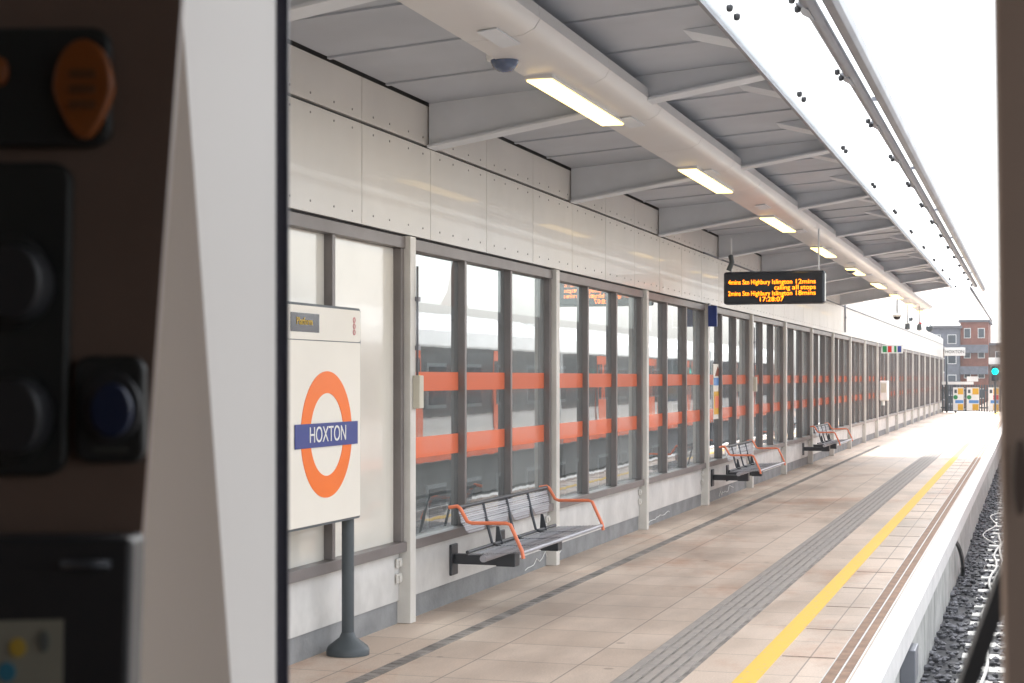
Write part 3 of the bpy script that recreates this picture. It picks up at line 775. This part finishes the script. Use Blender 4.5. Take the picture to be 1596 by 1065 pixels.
for i in range(3):
    c = c0 if i == 0 else copy_tree(c0)
    c.location = (2.8, 18 + 20 * i, -.8); c["label"] = f"{ords[i]} white carriage with dark windows and orange doors, mirrored in the glass screens"

# ------------------------------------------------------------------ driver's cab around the eye
cab = thing("train_cab", "dark blurred train cab interior with switch panel and pale window pillar", "train cab", (.7, -1, -.05))
fwd = Vector((-SP, CP, 0)); 
def poly(pp, zc): return [at(x, y, zc) for x, y in pp]
def slab(name, pp, zc, th, m, parent=cab, bevel=.0):
    q = MB().prism(poly(pp, zc), fwd * th); return q.build(name, m, parent, bevel)
def rr(x0, x1, y0, y1, r, sh=0, n=6):
    P = []
    for cx, cy, a0 in ((x1 - r, y1 - r, 0), (x0 + r, y1 - r, 90), (x0 + r, y0 + r, 180), (x1 - r, y0 + r, 270)):
        for i in range(n + 1):
            a = R(a0 + 90 * i / n); Y_ = cy + r * math.sin(a); X_ = cx + r * math.cos(a)
            P.append((X_ + sh * (Y_ - y0) , Y_))
    return P
ZP = .80
slab("side_panel", [(-900, -700), (335, -700), (135, 2000), (-900, 2000)], ZP, .006, 'cab')
pA = slab("upper_switch_plate", rr(-160, 172, 42, 228, 30), ZP - .008, .007, 'cabplate', bevel=.002)
o = MB(); c = at(130, 135, ZP - .016)
rt = Vector((CP, SP, 0)); up = Vector((0, 0, 1))
def disc(px, py, zc, rx, ry, th, m, name, parent, n=28, egg=0):
    P = [at(px + rx * math.cos(2 * math.pi * i / n) * (1 - egg * max(0, math.sin(2 * math.pi * i / n))), py + ry * math.sin(2 * math.pi * i / n), zc) for i in range(n)]
    return MB().prism(P, fwd * th, 0).build(name, m, parent, .0015)
disc(128, 138, ZP - .016, 47, 78, .0075, 'amber', "warning_lamp", pA, egg=.35)
for yy_ in (108, 132, 156): MB().prism(poly([(108, yy_), (148, yy_), (148, yy_ + 13), (108, yy_ + 13)], ZP - .0175), fwd * .001).build("lamp_marking", 'amberd', pA)
disc(-2, 110, ZP - .014, 12, 22, .005, 'amber', "indicator_lamp", pA)
pB = slab("lower_switch_plate", rr(-160, 112, 252, 742, 34, -.02), ZP - .008, .007, 'cabplate', bevel=.002)
for y in (440, 650):
    disc(18, y, ZP - .035, 44, 58, .026, 'black', "rotary_knob", pB); disc(18, y, ZP - .016, 58, 74, .006, 'cabplate', "knob_ring", pB)
pC = slab("button_plate", rr(116, 226, 555, 722, 24), ZP - .008, .007, 'cabplate', bevel=.002)
disc(172, 636, ZP - .012, 48, 58, .003, 'black', "button_ring", pC); disc(172, 640, ZP - .018, 33, 42, .005, 'navy', "button", pC)
MB().prism(poly([(145, 698), (198, 698), (198, 704), (145, 704)], ZP - .0095), fwd * .001).build("button_caption", mat("dim_caption", (.05, .05, .045), .6), pC)
pD = slab("lower_case", [(-200, 838), (207, 838), (190, 1400), (-200, 1400)], ZP - .03, .028, 'black', bevel=.003)
MB().tube([at(95, 880, ZP - .034), at(172, 880, ZP - .034)], .0022, 8).build("latch", 'benchd', pD)
nb = MB().prism(poly([(-90, 970), (98, 966), (94, 1300), (-90, 1300)], ZP - .032), fwd * .001).build("paper_notice", mat("grey_paper", (.25, .24, .19), .8), pD)
disc(27, 1010, ZP - .0335, 14, 16, .001, mat("notice_yellow", (.45, .30, .04), .7), "yellow_spot", nb, 8); disc(68, 1000, ZP - .0335, 9, 18, .001, mat("notice_grey", (.10, .11, .10), .7), "grey_spot", nb, 8)
disc(10, 1048, ZP - .0335, 14, 16, .001, mat("notice_blue", (.03, .17, .26), .7), "blue_spot", nb, 12)
# window pillar: a shaded return face and a lit face meeting in a fold
def sheet(name, A, m, parent=cab, th=.012):
    n = MB().prism(A, fwd * th).build(name, m, parent); return n
def pil(px, py, m_=2.0):      # a point of the lit face, a vertical plane through the gasket edge
    xr = (428 - 798) / F * 1.12
    return at(px, py, (1.12 - m_ * xr) / (1 - m_ * (px - 798) / F))
f0, f1 = pil(254, -400), pil(406, 1700)      # fold
r0, r1 = at(428, -400, 1.12), at(428, 1700, 1.12)    # outer edge at the gasket
v_ = rt * -.13 + fwd * .05
a0, a1 = f0 + v_, f1 + v_
bk = fwd * .006
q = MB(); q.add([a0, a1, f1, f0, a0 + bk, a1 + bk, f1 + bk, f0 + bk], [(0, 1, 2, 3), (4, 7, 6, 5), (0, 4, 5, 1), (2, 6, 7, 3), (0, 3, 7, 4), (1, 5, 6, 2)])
q.build("pillar_return", 'cabshade', cab)
q = MB(); q.add([f0, f1, r1, r0, f0 + bk, f1 + bk, r1 + bk, r0 + bk], [(0, 1, 2, 3), (4, 7, 6, 5), (0, 4, 5, 1), (3, 2, 6, 7), (0, 3, 7, 4), (1, 5, 6, 2)])
q.build("window_pillar", 'cabw', cab)
MB().prism([at(429, -400, 1.13), at(449, -400, 1.13), at(449, 1700, 1.13), at(429, 1700, 1.13)], fwd * .006).build("gasket", 'gasket', cab)
# right-hand pillar
MB().prism([at(1549, -300, .7), at(1560, 400, .7), at(1578, 1700, .7), at(1850, 1700, .7), at(1850, -300, .7)], fwd * .006).build("right_pillar", 'cabr', cab)
disc(1592, 745, .69, 12, 60, .004, 'cab', "pillar_catch", cab)
# wiper arm outside the glass, bottom right
MB().prism([at(1478, 1120, 1.15), at(1505, 1120, 1.15), at(1600, 850, 1.15), at(1600, 800, 1.15), at(1555, 905, 1.15)], fwd * .01).build("wiper_arm", 'black', cab)
# unseen shell: roof run forward against sun, right wall cut low for light
MB().box(-.68, 2.1, -1.6, 1.15, 2.45, 2.5).build("roof", 'cab', cab)  # unseen cab roof, run forward to keep the sun out
MB().box(-.68, 2.1, -1.65, -1.6, -.05, 2.45).build("unseen_rear_bulkhead", 'cab', cab)
MB().box(-.70, -.66, -1.6, .55, -.05, 2.45).build("unseen_side_wall", 'cab', cab)
MB().box(2.08, 2.12, -1.6, .9, -.05, 1.0).build("unseen_side_wall", 'cab', cab)
MB().box(-.65, 2.07, -1.6, .7, -.05, 0).build("floor", 'black', cab)
MB().box(-.3, 2.07, .72, .95, 0, .95).build("front_console", 'cabplate', cab)

hz = MB().box(-60, 60, -20, 300, -9.4, 14.5).build("flare_standin", 'white')  # thin volume added to lift distant darks, standing in for flare
hm, ht, ho = nt("glare_haze"); pv = N(ht, "ShaderNodeVolumePrincipled"); pv.inputs["Color"].default_value = (.97, .97, .98, 1)
pv.inputs["Density"].default_value = .0003; pv.inputs["Anisotropy"].default_value = 0
ht.links.new(pv.outputs[0], ho.inputs["Volume"]); hz.data.materials[0] = hm
tag(hz, "thin haze added over the platform in place of veiling glare", "flare_standin", kind="stuff")

# ------------------------------------------------------------------ light
w = bpy.data.worlds.new("World"); sc.world = w; w.use_nodes = True; t = w.node_tree
bg = t.nodes["Background"]
sky = t.nodes.new("ShaderNodeTexSky"); sky.sky_type = 'NISHITA'; sky.sun_disc = False
EL, AZ = 60, -24     # azimuth clockwise from +Y
sky.sun_elevation = R(EL); sky.sun_rotation = R(AZ); sky.dust_density = 3; sky.air_density = 1.2
hs = t.nodes.new("ShaderNodeHueSaturation"); hs.inputs["Saturation"].default_value = .22
t.links.new(sky.outputs[0], hs.inputs["Color"]); t.links.new(hs.outputs[0], bg.inputs[0]); bg.inputs[1].default_value = .15
sl_ = bpy.data.lights.new("sun", 'SUN'); sl_.energy = 2.4; sl_.angle = R(12); sl_.color = (1, .96, .9)
so = bpy.data.objects.new("sun", sl_); C.objects.link(so)
d = Vector((math.sin(R(AZ)) * math.cos(R(EL)), math.cos(R(AZ)) * math.cos(R(EL)), math.sin(R(EL))))
so.rotation_euler = d.to_track_quat('Z', 'Y').to_euler()
sc.view_settings.view_transform = 'Standard'; sc.view_settings.look = 'None'; sc.view_settings.gamma = 1
sc.view_settings.exposure = 1.92
try: sc.cycles.use_denoising = True
except Exception: pass
sc.cycles.max_bounces = 8; sc.cycles.transparent_max_bounces = 24
